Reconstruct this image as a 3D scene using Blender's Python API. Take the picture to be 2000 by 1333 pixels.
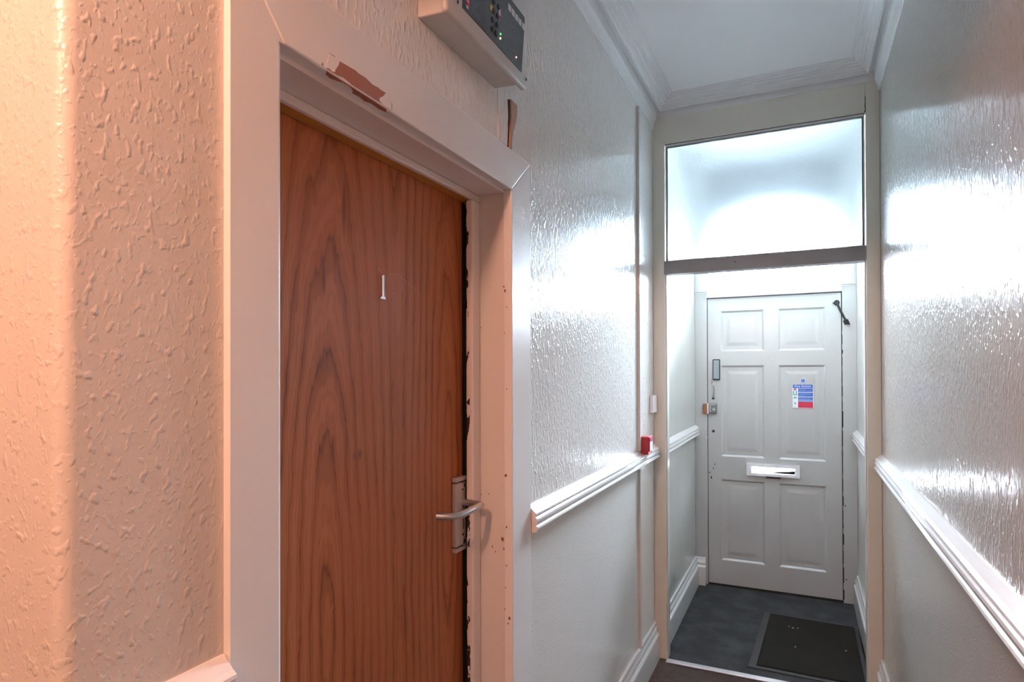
import bpy, bmesh, math, random
from mathutils import Vector, Matrix
random.seed(7)
for o in list(bpy.data.objects): bpy.data.objects.remove(o)
SC = bpy.context.scene
COL = SC.collection

# ---------------------------------------------------------------- camera
RES = Vector((0.90427604, 0.42693892, -0.00282737))
UPV = Vector((0.00535248, -0.00471454, 0.99997456))
FWD = Vector((-0.42691473, 0.90426817, 0.00654843))
cam = bpy.data.cameras.new('camera'); cam_o = bpy.data.objects.new('camera', cam); COL.objects.link(cam_o)
cam.sensor_width = 36.0
cam.lens = 36.0 * 1199.53 / 2000.0
cam.shift_y = 53.0 / 2000.0
cam.clip_start = 0.02
cam_o.matrix_world = Matrix(((RES.x, UPV.x, -FWD.x, 0), (RES.y, UPV.y, -FWD.y, 0), (RES.z, UPV.z, -FWD.z, 1.4768), (0, 0, 0, 1)))
SC.camera = cam_o

# ---------------------------------------------------------------- sky, lamp, exposure
SKY_STRENGTH = 150.0
LAMP_W = 60.0
SC.view_settings.view_transform = 'Standard'
SC.view_settings.look = 'None'
SC.view_settings.gamma = 1.0
SC.view_settings.use_curve_mapping = False
SC.view_settings.exposure = 0.68
world = bpy.data.worlds.new('overcast_sky'); SC.world = world
world.use_nodes = True
bg = world.node_tree.nodes['Background']
bg.inputs['Color'].default_value = (0.75, 0.855, 1.0, 1)
bg.inputs['Strength'].default_value = SKY_STRENGTH
# portals: they only tell the renderer where the sky shines in
def portal(name, loc, sx, sz):
    l = bpy.data.lights.new(name, 'AREA'); l.shape = 'RECTANGLE'; l.size = sx; l.size_y = sz
    l.cycles.is_portal = True
    o = bpy.data.objects.new(name, l); COL.objects.link(o)
    o.location = loc; o.rotation_euler = (math.radians(-90), 0, 0)   # emits towards -Y
    return o
portal('fanlight_portal', (-0.182, 4.60, 2.30), 0.86, 0.62)
lamp = bpy.data.lights.new('hall_lamp', 'POINT'); lamp.energy = LAMP_W; lamp.color = (1.0, 0.47, 0.30); lamp.shadow_soft_size = 0.07
lamp_o = bpy.data.objects.new('hall_lamp', lamp); COL.objects.link(lamp_o); lamp_o.location = (-0.525, -0.48, 2.42)
try:
    SC.cycles.use_denoising = True
    SC.cycles.max_bounces = 14
    SC.cycles.diffuse_bounces = 8
    SC.cycles.glossy_bounces = 6
    SC.cycles.transmission_bounces = 8
    SC.cycles.sample_clamp_indirect = 40.0
except Exception:
    pass

# ---------------------------------------------------------------- measurements (metres, camera over the origin)
XL, XR = -0.6956, 0.3217          # the two corridor walls
YC, YB = 3.1925, 3.262            # glazed partition, front and back
YD = 4.4456                       # face of the front door
VXL, VXR = -0.6783, 0.3138        # lobby walls
YN = 0.375                        # corner where the hall opens to the left
ZC = 2.868                        # ceiling
YBACK, XHALL = -2.3, -2.3

# ---------------------------------------------------------------- materials
def new_mat(name):
    m = bpy.data.materials.new(name); m.use_nodes = True
    return m, m.node_tree.nodes, m.node_tree.links, m.node_tree.nodes['Principled BSDF']
def pos_map(N, L, scale=(1, 1, 1), rot=(0, 0, 0), loc=(0, 0, 0)):
    g = N.new('ShaderNodeNewGeometry'); mp = N.new('ShaderNodeMapping')
    mp.inputs['Scale'].default_value = scale; mp.inputs['Rotation'].default_value = rot; mp.inputs['Location'].default_value = loc
    L.new(g.outputs['Position'], mp.inputs['Vector'])
    return mp.outputs['Vector']
def noise(N, L, vec, scale, detail=2, rough=0.5, dist=0.0):
    n = N.new('ShaderNodeTexNoise'); n.inputs['Scale'].default_value = scale; n.inputs['Detail'].default_value = detail
    n.inputs['Roughness'].default_value = rough; n.inputs['Distortion'].default_value = dist
    L.new(vec, n.inputs['Vector']); return n.outputs['Fac']
def ramp(N, L, fac, stops, interp='LINEAR'):
    r = N.new('ShaderNodeValToRGB'); r.color_ramp.interpolation = interp
    e = r.color_ramp.elements
    while len(e) < len(stops): e.new(0.5)
    for k, (p, c) in enumerate(stops):
        e[k].position = p; e[k].color = (c, c, c, 1) if isinstance(c, (int, float)) else (*c, 1)
    L.new(fac, r.inputs['Fac']); return r.outputs['Color']
def math_n(N, L, op, a, b=None, c=None):
    n = N.new('ShaderNodeMath'); n.operation = op
    for k, v in enumerate((a, b, c)):
        if v is None: continue
        if isinstance(v, (int, float)): n.inputs[k].default_value = v
        else: L.new(v, n.inputs[k])
    return n.outputs[0]
def mixc(N, L, fac, a, b):
    n = N.new('ShaderNodeMix'); n.data_type = 'RGBA'
    if isinstance(fac, (int, float)): n.inputs[0].default_value = fac
    else: L.new(fac, n.inputs[0])
    for k, v in ((6, a), (7, b)):
        if isinstance(v, tuple): n.inputs[k].default_value = (*v, 1)
        else: L.new(v, n.inputs[k])
    return n.outputs[2]
def sep(N, L):
    g = N.new('ShaderNodeNewGeometry'); s = N.new('ShaderNodeSeparateXYZ'); L.new(g.outputs['Position'], s.inputs[0]); return s.outputs
def bump(N, L, P, height, strength, dist):
    b = N.new('ShaderNodeBump'); b.inputs['Strength'].default_value = strength; b.inputs['Distance'].default_value = dist
    L.new(height, b.inputs['Height']); L.new(b.outputs['Normal'], P.inputs['Normal'])

def paint(name, col, rough=0.3, wob=0.15, wscale=14, spec=0.5):
    """brushed household paint: faint ripple, faint tone drift"""
    m, N, L, P = new_mat(name)
    v = pos_map(N, L)
    t = noise(N, L, v, 3.0, 3)
    d = tuple(c * 0.93 for c in col)
    L.new(mixc(N, L, t, d, col), P.inputs['Base Color'])
    P.inputs['Roughness'].default_value = rough
    P.inputs['Specular IOR Level'].default_value = spec
    h = noise(N, L, pos_map(N, L, (1, 1, 0.35)), wscale, 3)
    bump(N, L, P, h, wob, 0.004)
    return m

def wall_paper(name, col, rough, flip=1.0):
    """painted relief paper: long upright flecks above the rail, fine specks below"""
    m, N, L, P = new_mat(name)
    s = sep(N, L)
    up = ramp(N, L, math_n(N, L, 'MULTIPLY', s[2], 0.25), [(0.262, 0.0), (0.272, 1.0)])
    v1 = pos_map(N, L, (1.0, 1.0, 0.42), (math.radians(10 * flip), 0, 0))
    f1 = ramp(N, L, noise(N, L, v1, 130, 1.2, 0.4), [(0.56, 0.0), (0.70, 1.0)])
    f1b = ramp(N, L, noise(N, L, v1, 62, 2, 0.5), [(0.56, 0.0), (0.74, 0.9)])
    f1 = math_n(N, L, 'ADD', f1, f1b)
    v2 = pos_map(N, L, (1.0, 1.0, 0.8))
    f2 = ramp(N, L, noise(N, L, v2, 210, 1, 0.4), [(0.62, 0.0), (0.73, 0.65)])
    mx = N.new('ShaderNodeMix'); mx.data_type = 'FLOAT'
    L.new(up, mx.inputs[0]); L.new(f2, mx.inputs[2]); L.new(f1, mx.inputs[3])
    wav = noise(N, L, pos_map(N, L, (1, 1, .7)), 9, 2)
    h = math_n(N, L, 'ADD', mx.outputs[0], math_n(N, L, 'MULTIPLY', wav, 0.9))
    bump(N, L, P, h, 0.75, 0.0016)
    t = noise(N, L, pos_map(N, L), 2.2, 3)
    d = tuple(c * 0.94 for c in col)
    L.new(mixc(N, L, t, d, col), P.inputs['Base Color'])
    P.inputs['Roughness'].default_value = rough
    P.inputs['Specular IOR Level'].default_value = 0.29
    return m

def blob_paper(name, col, rough):
    """thickly painted woodchip paper: soft scattered blobs, some leaning"""
    m, N, L, P = new_mat(name)
    v1 = pos_map(N, L, (1.0, 1.0, 0.75), (math.radians(28), 0, 0))
    a = ramp(N, L, noise(N, L, v1, 95, 1.0, 0.4), [(0.58, 0.0), (0.74, 1.0)])
    b2 = ramp(N, L, noise(N, L, v1, 180, 1.0, 0.4), [(0.60, 0.0), (0.74, 0.45)])
    w = noise(N, L, pos_map(N, L), 26, 2)
    h = math_n(N, L, 'ADD', math_n(N, L, 'ADD', a, b2), math_n(N, L, 'MULTIPLY', w, 0.8))
    bump(N, L, P, h, 0.5, 0.0015)
    L.new(mixc(N, L, noise(N, L, pos_map(N, L), 2.2, 3), tuple(c * 0.95 for c in col), col), P.inputs['Base Color'])
    P.inputs['Roughness'].default_value = rough
    return m

def chipped(name, col, chip, thresh, ylo, yhi, rough=0.32, scale=70, zs=0.5, xlo=None, xhi=None):
    """gloss paint knocked off in specks near an upright edge between ylo and yhi"""
    m, N, L, P = new_mat(name)
    s = sep(N, L)
    n1 = noise(N, L, pos_map(N, L, (1, 1, zs)), scale, 3, 0.6)
    n2 = noise(N, L, pos_map(N, L, (1, 1, 1)), 6, 2)
    f = math_n(N, L, 'ADD', n1, math_n(N, L, 'MULTIPLY', n2, 0.35))
    ax, lo, hi = (1, ylo, yhi) if xlo is None else (0, xlo, xhi)
    mid, half = (lo + hi) / 2, (hi - lo) / 2
    edge = math_n(N, L, 'DIVIDE', math_n(N, L, 'ABSOLUTE', math_n(N, L, 'SUBTRACT', s[ax], mid)), half)
    edge = math_n(N, L, 'MAXIMUM', math_n(N, L, 'SUBTRACT', 1.0, edge), 0.0)
    f = math_n(N, L, 'ADD', f, math_n(N, L, 'MULTIPLY', edge, 0.16))
    mask = ramp(N, L, f, [(thresh, 0.0), (thresh + 0.015, 1.0)])
    mask = math_n(N, L, 'MULTIPLY', mask, math_n(N, L, 'GREATER_THAN', edge, 0.001))
    L.new(mixc(N, L, mask, col, chip), P.inputs['Base Color'])
    P.inputs['Roughness'].default_value = rough
    bump(N, L, P, math_n(N, L, 'SUBTRACT', 1.0, mask), 0.5, 0.001)
    return m

def plain(name, col, rough=0.5, metal=0.0, spec=0.5, emit=None, es=0):
    m, N, L, P = new_mat(name)
    v = pos_map(N, L); t = noise(N, L, v, 60, 2)
    L.new(mixc(N, L, t, tuple(c * 0.92 for c in col), col), P.inputs['Base Color'])
    P.inputs['Roughness'].default_value = rough; P.inputs['Metallic'].default_value = metal
    P.inputs['Specular IOR Level'].default_value = spec
    if emit: P.inputs['Emission Color'].default_value = (*emit, 1); P.inputs['Emission Strength'].default_value = es
    return m

CREAM_ = (0.74, 0.72, 0.66)
M = {}
M['wall'] = wall_paper('cream_gloss_relief_paper', (0.72, 0.705, 0.675), 0.18)
M['wall_near'] = blob_paper('cream_blob_relief_paper', (0.62, 0.595, 0.56), 0.3)
M['wall_r'] = wall_paper('cream_gloss_relief_paper_shaded', (0.46, 0.437, 0.405), 0.18, -1.0)  # left wall's paper with weaker light painted in as a darker colour
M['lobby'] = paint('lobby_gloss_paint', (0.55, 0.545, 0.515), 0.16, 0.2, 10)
M['ceiling'] = paint('ceiling_emulsion', (0.86, 0.86, 0.865), 0.75, 0.1)
M['hallwall'] = paint('hall_emulsion', (0.33, 0.315, 0.29), 0.6)
M['cornice'] = paint('cornice_white_paint', (0.80, 0.80, 0.80), 0.45, 0.08)
M['gloss'] = paint('white_gloss_woodwork', (0.68, 0.68, 0.675), 0.14, 0.10, 30)
M['cream_wood'] = paint('cream_eggshell_partition', (0.76, 0.75, 0.67), 0.38, 0.1)
M['bar'] = paint('partition_bar_paint', (0.26, 0.26, 0.27), 0.4, 0.1)
M['arch'] = paint('white_satin_architrave', (0.71, 0.705, 0.70), 0.32, 0.06, 20)
M['arch_r'] = chipped('white_satin_architrave_chipped', (0.71, 0.705, 0.70), (0.30, 0.13, 0.05), 1.03, 1.435, 1.462, 0.32)
M['lining'] = chipped('lining_paint_with_specks', (0.62, 0.59, 0.565), (0.33, 0.14, 0.05), 1.04, 0, 0, 0.3, 60, 0.7, -0.735, -0.690)
M['stop_r'] = chipped('stop_paint_flaked', (0.72, 0.66, 0.63), (0.03, 0.02, 0.018), 0.79, 0, 0, 0.4, 45, 0.35, -0.815, -0.788)
M['stop'] = paint('stop_paint', (0.74, 0.69, 0.67), 0.35, 0.1)
M['varnish'] = plain('brown_varnish', (0.46, 0.20, 0.03), 0.4)
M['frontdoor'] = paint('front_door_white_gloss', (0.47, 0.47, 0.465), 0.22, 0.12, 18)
M['black'] = plain('black_metal', (0.015, 0.016, 0.02), 0.4)
M['dark'] = plain('dark_void', (0.02, 0.018, 0.016), 0.8)
M['void'] = plain('matt_black_flap', (0.006, 0.006, 0.007), 0.9, 0.0, 0.0)
M['lockmetal'] = plain('dull_lock_metal', (0.20, 0.21, 0.23), 0.5, 0.5)
M['silver'] = plain('satin_aluminium', (0.62, 0.62, 0.64), 0.3, 1.0)
M['handle_paint'] = plain('worn_pale_metal_plate', (0.55, 0.50, 0.47), 0.42, 0.35)
M['chrome'] = plain('chrome_numeral', (0.75, 0.78, 0.85), 0.15, 1.0)
M['glass_plate'] = plain('grey_glass_plate', (0.27, 0.325, 0.345), 0.3)
M['brass'] = plain('brown_keep', (0.28, 0.12, 0.06), 0.4, 0.4)
M['casing'] = plain('pale_grey_enamel', (0.52, 0.51, 0.49), 0.38)
M['fascia'] = plain('dark_blue_grey_fascia', (0.055, 0.072, 0.085), 0.32)
M['fascia2'] = plain('fascia_left_panel', (0.035, 0.048, 0.066), 0.32)
M['label_white'] = plain('label_white', (0.62, 0.64, 0.66), 0.5)
M['print_grey'] = plain('print_grey', (0.22, 0.25, 0.28), 0.5)
M['red'] = plain('signal_red_plastic', (0.42, 0.012, 0.028), 0.3)
M['redp'] = plain('printed_red', (0.62, 0.02, 0.05), 0.4)
M['yellowp'] = plain('printed_yellow', (0.62, 0.42, 0.06), 0.4)
M['pinkp'] = plain('printed_pink', (0.45, 0.08, 0.18), 0.4)
M['bluep'] = plain('printed_blue', (0.045, 0.12, 0.46), 0.4)
M['bluelight'] = plain('printed_light_blue', (0.20, 0.33, 0.66), 0.4)
M['greenp'] = plain('printed_green', (0.08, 0.33, 0.24), 0.4)
M['whitep'] = plain('sticker_white', (0.74, 0.78, 0.82), 0.35)
M['led_g'] = plain('green_led', (0.1, 0.6, 0.2), 0.3, emit=(0.15, 1.0, 0.3), es=1.0)
M['led_y'] = plain('amber_led', (0.7, 0.5, 0.2), 0.3, emit=(1.0, 0.55, 0.25), es=2.5)
M['led_r'] = plain('red_led', (0.7, 0.2, 0.2), 0.3, emit=(1.0, 0.35, 0.35), es=2.5)
M['plastic'] = plain('white_plastic', (0.80, 0.80, 0.84), 0.35)
M['barewood'] = plain('bare_red_timber', (0.33, 0.135, 0.085), 0.6)
M['filler'] = plain('white_filler', (0.72, 0.69, 0.69), 0.7)
M['chip'] = plain('bare_wood_chip', (0.26, 0.10, 0.035), 0.7)
M['torn'] = plain('torn_brown_paper', (0.42, 0.26, 0.19), 0.75)
M['strip'] = plain('aluminium_strip', (0.62, 0.62, 0.63), 0.35, 0.6)
M['slot_dimmer'] = paint('slot_dimmer_concrete', (0.42, 0.42, 0.41), 0.8)

def cornice_mat(): return M['cornice']

def carpet(name, a, b, ribs, dirt):
    m, N, L, P = new_mat(name)
    v = pos_map(N, L)
    n = noise(N, L, v, 420, 3, 0.7); n2 = noise(N, L, v, 7, 4, 0.6); n3 = noise(N, L, v, 90, 3, 0.7)
    c = mixc(N, L, ramp(N, L, n, [(0.35, 0.0), (0.65, 1.0)]), a, b)
    c = mixc(N, L, ramp(N, L, n2, [(0.4, 0.0), (0.7, dirt)]), c, tuple(x * 1.9 + 0.01 for x in b))
    hgt = math_n(N, L, 'ADD', n, n3)
    if ribs:
        w = N.new('ShaderNodeTexWave'); w.wave_type = 'BANDS'; w.bands_direction = 'X'
        w.inputs['Scale'].default_value = 42; w.inputs['Distortion'].default_value = 2.2; w.inputs['Detail'].default_value = 2; w.inputs['Detail Scale'].default_value = 4
        L.new(pos_map(N, L, (1, 1, 1), (0, 0, math.radians(-38))), w.inputs['Vector'])
        c = mixc(N, L, w.outputs['Fac'], tuple(x * 0.35 for x in a), c)
        hgt = math_n(N, L, 'ADD', hgt, math_n(N, L, 'MULTIPLY', w.outputs['Fac'], 2.0))
    L.new(c, P.inputs['Base Color']); P.inputs['Roughness'].default_value = 0.95; P.inputs['Specular IOR Level'].default_value = 0.1
    bump(N, L, P, hgt, 0.6, 0.002)
    return m
M['carpet_brown'] = carpet('brown_cord_carpet', (0.115, 0.085, 0.075), (0.20, 0.15, 0.135), True, 0.1)
M['carpet_grey'] = carpet('grey_lobby_carpet', (0.030, 0.032, 0.034), (0.055, 0.057, 0.060), False, 0.35)
M['mat'] = carpet('black_door_mat', (0.016, 0.015, 0.0135), (0.024, 0.022, 0.019), False, 0.08)
M['mat_edge'] = plain('black_rubber', (0.02, 0.02, 0.021), 0.55)

def veneer():
    m, N, L, P = new_mat('brown_flame_veneer')
    s = sep(N, L)
    wv = noise(N, L, pos_map(N, L, (1, 7.0, 1.3)), 1.0, 3, 0.55)
    wv2 = noise(N, L, pos_map(N, L, (1, 26.0, 5.0), loc=(3, 0, 0)), 1.0, 4, 0.65)
    wv3 = noise(N, L, pos_map(N, L, (1, 90.0, 16.0), loc=(7, 0, 0)), 1.0, 2, 0.5)
    def rad(y0, z0, mz):
        dy = math_n(N, L, 'SUBTRACT', s[1], y0); dz = math_n(N, L, 'MULTIPLY', math_n(N, L, 'SUBTRACT', s[2], z0), mz)
        q = math_n(N, L, 'ADD', math_n(N, L, 'MULTIPLY', dy, dy), math_n(N, L, 'MULTIPLY', dz, dz))
        return math_n(N, L, 'SQRT', q)
    r1 = rad(0.908, 0.93, 0.130); r2 = math_n(N, L, 'ADD', rad(1.345, 1.15, 0.10), 0.02)
    r = N.new('ShaderNodeMath'); r.operation = 'SMOOTH_MIN'; L.new(r1, r.inputs[0]); L.new(r2, r.inputs[1]); r.inputs[2].default_value = 0.10
    rr = math_n(N, L, 'ADD', r.outputs[0], math_n(N, L, 'MULTIPLY', wv, 0.034))
    rr = math_n(N, L, 'ADD', rr, math_n(N, L, 'MULTIPLY', wv2, 0.020))
    rr = math_n(N, L, 'ADD', rr, math_n(N, L, 'MULTIPLY', wv3, 0.008))
    ph = math_n(N, L, 'FRACT', math_n(N, L, 'MULTIPLY', rr, 38.0))
    ring = ramp(N, L, ph, [(0.0, 0.80), (0.05, 0.34), (0.35, 0.0), (0.70, 0.10), (0.95, 0.62), (1.0, 0.80)])
    ph2 = math_n(N, L, 'FRACT', math_n(N, L, 'MULTIPLY', rr, 152.0))
    ring2 = ramp(N, L, ph2, [(0.0, 0.6), (0.3, 0.05), (0.7, 0.05), (1.0, 0.6)])
    fine = noise(N, L, pos_map(N, L, (1, 320.0, 9.0)), 1.0, 3, 0.7)
    fine2 = noise(N, L, pos_map(N, L, (1, 110.0, 2.0), loc=(2, 2, 2)), 1.0, 3, 0.6)
    broad = noise(N, L, pos_map(N, L, (1, 5.0, 1.2), loc=(1, 4, 2)), 1.0, 3)
    vis = ramp(N, L, noise(N, L, pos_map(N, L, (1, 7.0, 2.2), loc=(5, 1, 9)), 1.0, 3), [(0.36, 0.35), (0.66, 1.0)])
    g = math_n(N, L, 'MULTIPLY', math_n(N, L, 'MULTIPLY', ring, 0.78), vis)
    g = math_n(N, L, 'ADD', g, math_n(N, L, 'MULTIPLY', ring2, 0.22))
    g = math_n(N, L, 'ADD', g, math_n(N, L, 'MULTIPLY', fine, 0.28))
    g = math_n(N, L, 'ADD', g, math_n(N, L, 'MULTIPLY', fine2, 0.24))
    c = ramp(N, L, g, [(0.12, (0.55, 0.200, 0.086)), (0.42, (0.40, 0.128, 0.045)), (0.95, (0.13, 0.033, 0.009))])
    c = mixc(N, L, ramp(N, L, broad, [(0.35, 0.0), (0.75, 0.40)]), c, (0.30, 0.085, 0.016))
    # two dark scuffs and one grey bruise that belong to the veneer
    def spot(y0, z0, ry, rz, amt):
        a = math_n(N, L, 'DIVIDE', math_n(N, L, 'SUBTRACT', s[1], y0), ry); b = math_n(N, L, 'DIVIDE', math_n(N, L, 'SUBTRACT', s[2], z0), rz)
        q = math_n(N, L, 'ADD', math_n(N, L, 'MULTIPLY', a, a), math_n(N, L, 'MULTIPLY', b, b))
        q = math_n(N, L, 'ADD', q, math_n(N, L, 'MULTIPLY', wv3, 0.6))
        return ramp(N, L, q, [(0.4, amt), (1.0, 0.0)])
    c = mixc(N, L, spot(1.003, 1.310, 0.009, 0.016, 0.55), c, (0.045, 0.045, 0.038))
    c = mixc(N, L, spot(0.985, 1.308, 0.006, 0.014, 0.4), c, (0.05, 0.05, 0.04))
    c = mixc(N, L, spot(0.898, 1.655, 0.007, 0.045, 0.75), c, (0.13, 0.038, 0.014))
    c = mixc(N, L, spot(0.955, 1.80, 0.008, 0.07, 0.75), c, (0.14, 0.04, 0.015))
    L.new(c, P.inputs['Base Color'])
    P.inputs['Roughness'].default_value = 0.40; P.inputs['Specular IOR Level'].default_value = 0.35
    bump(N, L, P, fine, 0.12, 0.0006)
    return m
M['veneer'] = veneer()

def frosted():
    m, N, L, P = new_mat('obscured_pattern_glass')
    N.remove(P)
    out = N['Material Output']
    v = N.new('ShaderNodeTexVoronoi'); v.inputs['Scale'].default_value = 70
    L.new(pos_map(N, L), v.inputs['Vector'])
    n = noise(N, L, pos_map(N, L), 130, 3)
    h = math_n(N, L, 'ADD', v.outputs['Distance'], math_n(N, L, 'MULTIPLY', n, 0.6))
    b = N.new('ShaderNodeBump'); b.inputs['Strength'].default_value = 0.35; b.inputs['Distance'].default_value = 0.0015
    L.new(h, b.inputs['Height'])
    rf = N.new('ShaderNodeBsdfGlass'); rf.inputs['Roughness'].default_value = 0.34; rf.inputs['IOR'].default_value = 1.12
    rf.inputs['Color'].default_value = (0.43, 0.455, 0.465, 1)
    L.new(b.outputs['Normal'], rf.inputs['Normal'])
    tl = N.new('ShaderNodeBsdfTranslucent'); tl.inputs['Color'].default_value = (0.9, 0.95, 0.96, 1)
    mx = N.new('ShaderNodeMixShader'); mx.inputs[0].default_value = 0.05
    L.new(rf.outputs[0], mx.inputs[1]); L.new(tl.outputs[0], mx.inputs[2])
    L.new(mx.outputs[0], out.inputs['Surface'])
    return m
M['frosted'] = frosted()
def clear():
    m, N, L, P = new_mat('clear_window_glass')
    N.remove(P); out = N['Material Output']
    t = N.new('ShaderNodeBsdfTransparent'); t.inputs['Color'].default_value = (0.96, 0.98, 0.98, 1)
    g = N.new('ShaderNodeBsdfGlossy'); g.inputs['Roughness'].default_value = 0.02
    fr = N.new('ShaderNodeFresnel'); fr.inputs['IOR'].default_value = 1.45
    mx = N.new('ShaderNodeMixShader'); L.new(fr.outputs[0], mx.inputs[0]); L.new(t.outputs[0], mx.inputs[1]); L.new(g.outputs[0], mx.inputs[2])
    L.new(mx.outputs[0], out.inputs['Surface'])
    return m
M['clear'] = clear()

# ---------------------------------------------------------------- mesh helpers
class MB:
    def __init__(s): s.bm = bmesh.new()
    def box(s, x0, x1, y0, y1, z0, z1, bev=0.0, seg=2):
        t = bmesh.new()
        vs = [t.verts.new(p) for p in ((x0, y0, z0), (x1, y0, z0), (x1, y1, z0), (x0, y1, z0), (x0, y0, z1), (x1, y0, z1), (x1, y1, z1), (x0, y1, z1))]
        for f in ((0, 3, 2, 1), (4, 5, 6, 7), (0, 1, 5, 4), (1, 2, 6, 5), (2, 3, 7, 6), (3, 0, 4, 7)): t.faces.new([vs[k] for k in f])
        return s._merge(t, bev, seg)
    def prism(s, pts, axis, a, b, bev=0.0, seg=2):
        """polygon extruded along an axis; pts are the two other coordinates in x, y, z order"""
        t = bmesh.new()
        def P(p, c): return {'x': (c, p[0], p[1]), 'y': (p[0], c, p[1]), 'z': (p[0], p[1], c)}[axis]
        A = [t.verts.new(P(p, a)) for p in pts]; B = [t.verts.new(P(p, b)) for p in pts]
        n = len(pts)
        t.faces.new(A[::-1]); t.faces.new(B)
        for k in range(n): t.faces.new((A[k], A[(k + 1) % n], B[(k + 1) % n], B[k]))
        return s._merge(t, bev, seg)
    def _merge(s, t, bev=0.0, seg=2):
        bmesh.ops.recalc_face_normals(t, faces=t.faces)
        if bev: bmesh.ops.bevel(t, geom=[e for e in t.edges if e.calc_face_angle(0) > 0.5], offset=bev, segments=seg, profile=0.5, affect='EDGES')
        me = bpy.data.meshes.new('tmp'); t.to_mesh(me); t.free(); s.bm.from_mesh(me); bpy.data.meshes.remove(me)
        return s
    def sweep(s, prof, path, closed_caps=True):
        """profile (offset to the left of travel, height) carried along a path with mitred corners"""
        t = bmesh.new(); n = len(path); rings = []
        for k in range(n):
            def nrm(i):
                dx, dy = path[i + 1][0] - path[i][0], path[i + 1][1] - path[i][1]; l = math.hypot(dx, dy); return (-dy / l, dx / l)
            if k == 0: m = nrm(0)
            elif k == n - 1: m = nrm(n - 2)
            else:
                a, b = nrm(k - 1), nrm(k); d = 1 + a[0] * b[0] + a[1] * b[1]; m = ((a[0] + b[0]) / d, (a[1] + b[1]) / d)
            rings.append([t.verts.new((path[k][0] + m[0] * o, path[k][1] + m[1] * o, z)) for o, z in prof])
        q = len(prof)
        for k in range(n - 1):
            for j in range(q): t.faces.new((rings[k][j], rings[k + 1][j], rings[k + 1][(j + 1) % q], rings[k][(j + 1) % q]))
        t.faces.new(rings[0]); t.faces.new(rings[-1][::-1])
        return s._merge(t)
    def tube(s, pts, r, seg=12, r1=None):
        t = bmesh.new(); pts = [Vector(p) for p in pts]; n = len(pts); rings = []
        up = Vector((0, 0, 1))
        for k in range(n):
            d = (pts[min(k + 1, n - 1)] - pts[max(k - 1, 0)]).normalized()
            a = d.cross(up)
            if a.length < 1e-3: a = d.cross(Vector((0, 1, 0)))
            a.normalize(); b = d.cross(a)
            rad = r if r1 is None else r + (r1 - r) * k / (n - 1)
            rings.append([t.verts.new(pts[k] + (a * math.cos(2 * math.pi * j / seg) + b * math.sin(2 * math.pi * j / seg)) * rad) for j in range(seg)])
        for k in range(n - 1):
            for j in range(seg): t.faces.new((rings[k][j], rings[k][(j + 1) % seg], rings[k + 1][(j + 1) % seg], rings[k + 1][j]))
        t.faces.new(rings[0]); t.faces.new(rings[-1][::-1])
        return s._merge(t)
    def disc(s, c, axis, r, th, seg=16, bev=0.0):
        pts = [(math.cos(2 * math.pi * k / seg) * r, math.sin(2 * math.pi * k / seg) * r) for k in range(seg)]
        i = 'xyz'.index(axis); o = [c[j] for j in range(3) if j != i]
        return s.prism([(p[0] + o[0], p[1] + o[1]) for p in pts], axis, c[i], c[i] + th, bev, 1)
    def build(s, name, mat, parent=None, smooth=False):
        me = bpy.data.meshes.new(name); 
        o = bpy.data.objects.new(name, me); COL.objects.link(o)
        org = Vector((0, 0, 0))
        if parent is not None:
            p = parent
            while p is not None: org += p.location; p = p.parent
            o.parent = parent
        else:
            vs = [v.co for v in s.bm.verts]
            org = Vector(((min(v.x for v in vs) + max(v.x for v in vs)) / 2, (min(v.y for v in vs) + max(v.y for v in vs)) / 2, min(v.z for v in vs)))
            o.location = org
        bmesh.ops.translate(s.bm, verts=s.bm.verts, vec=-org)
        s.bm.to_mesh(me); s.bm.free()
        me.materials.append(mat)
        if smooth:
            for f in me.polygons: f.use_smooth = True
            try: me.set_sharp_from_angle(angle=math.radians(35))
            except Exception: pass
        return o
def empty(name, loc):
    o = bpy.data.objects.new(name, None); COL.objects.link(o); o.location = loc; o.empty_display_size = 0.1; return o
def tag(o, label=None, cat=None, group=None, kind=None):
    if label: o['label'] = label
    if cat: o['category'] = cat
    if group: o['group'] = group
    if kind: o['kind'] = kind
    return o
def struct(o, label): return tag(o, label, kind='structure')
def box(*a, **k): return MB().box(*a, **k)

# ================================================================ ROOM SHELL
arc = [(XL - 0.018 + 0.018 * math.sin(t), YN + 0.018 - 0.018 * math.cos(t)) for t in [math.pi / 2 * k / 6 for k in range(7)]]
b = MB()
b.prism([(XHALL, YN)] + arc + [(XL, 0.612), (-0.95, 0.612), (-0.95, 0.52), (XHALL, 0.52)], 'z', 0, ZC)
struct(b.build('wall_left', M['wall_near'], smooth=True), 'orange-lit wall with blobby painted paper left of the brown door')
b = MB()
b.box(-0.95, XL, 1.50, YB, 0, ZC)
b.box(-0.95, XL, 0.612, 1.50, 1.985, ZC)
b.box(-1.0, -0.95, 0.612, 1.50, 0, 1.985)
struct(b.build('wall_left', M['wall']), 'left corridor wall with raised fleck paper under cream gloss paint')
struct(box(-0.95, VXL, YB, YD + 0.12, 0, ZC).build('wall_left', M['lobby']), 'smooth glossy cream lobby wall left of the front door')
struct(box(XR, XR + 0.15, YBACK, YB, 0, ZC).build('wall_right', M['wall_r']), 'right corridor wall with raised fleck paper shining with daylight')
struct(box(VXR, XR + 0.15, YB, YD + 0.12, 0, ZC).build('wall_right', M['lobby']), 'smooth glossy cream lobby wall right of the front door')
struct(box(XHALL, XR + 0.15, YBACK - 0.15, YBACK, 0, ZC).build('wall_back', M['hallwall']), 'plain hall wall behind the viewer')
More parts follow.
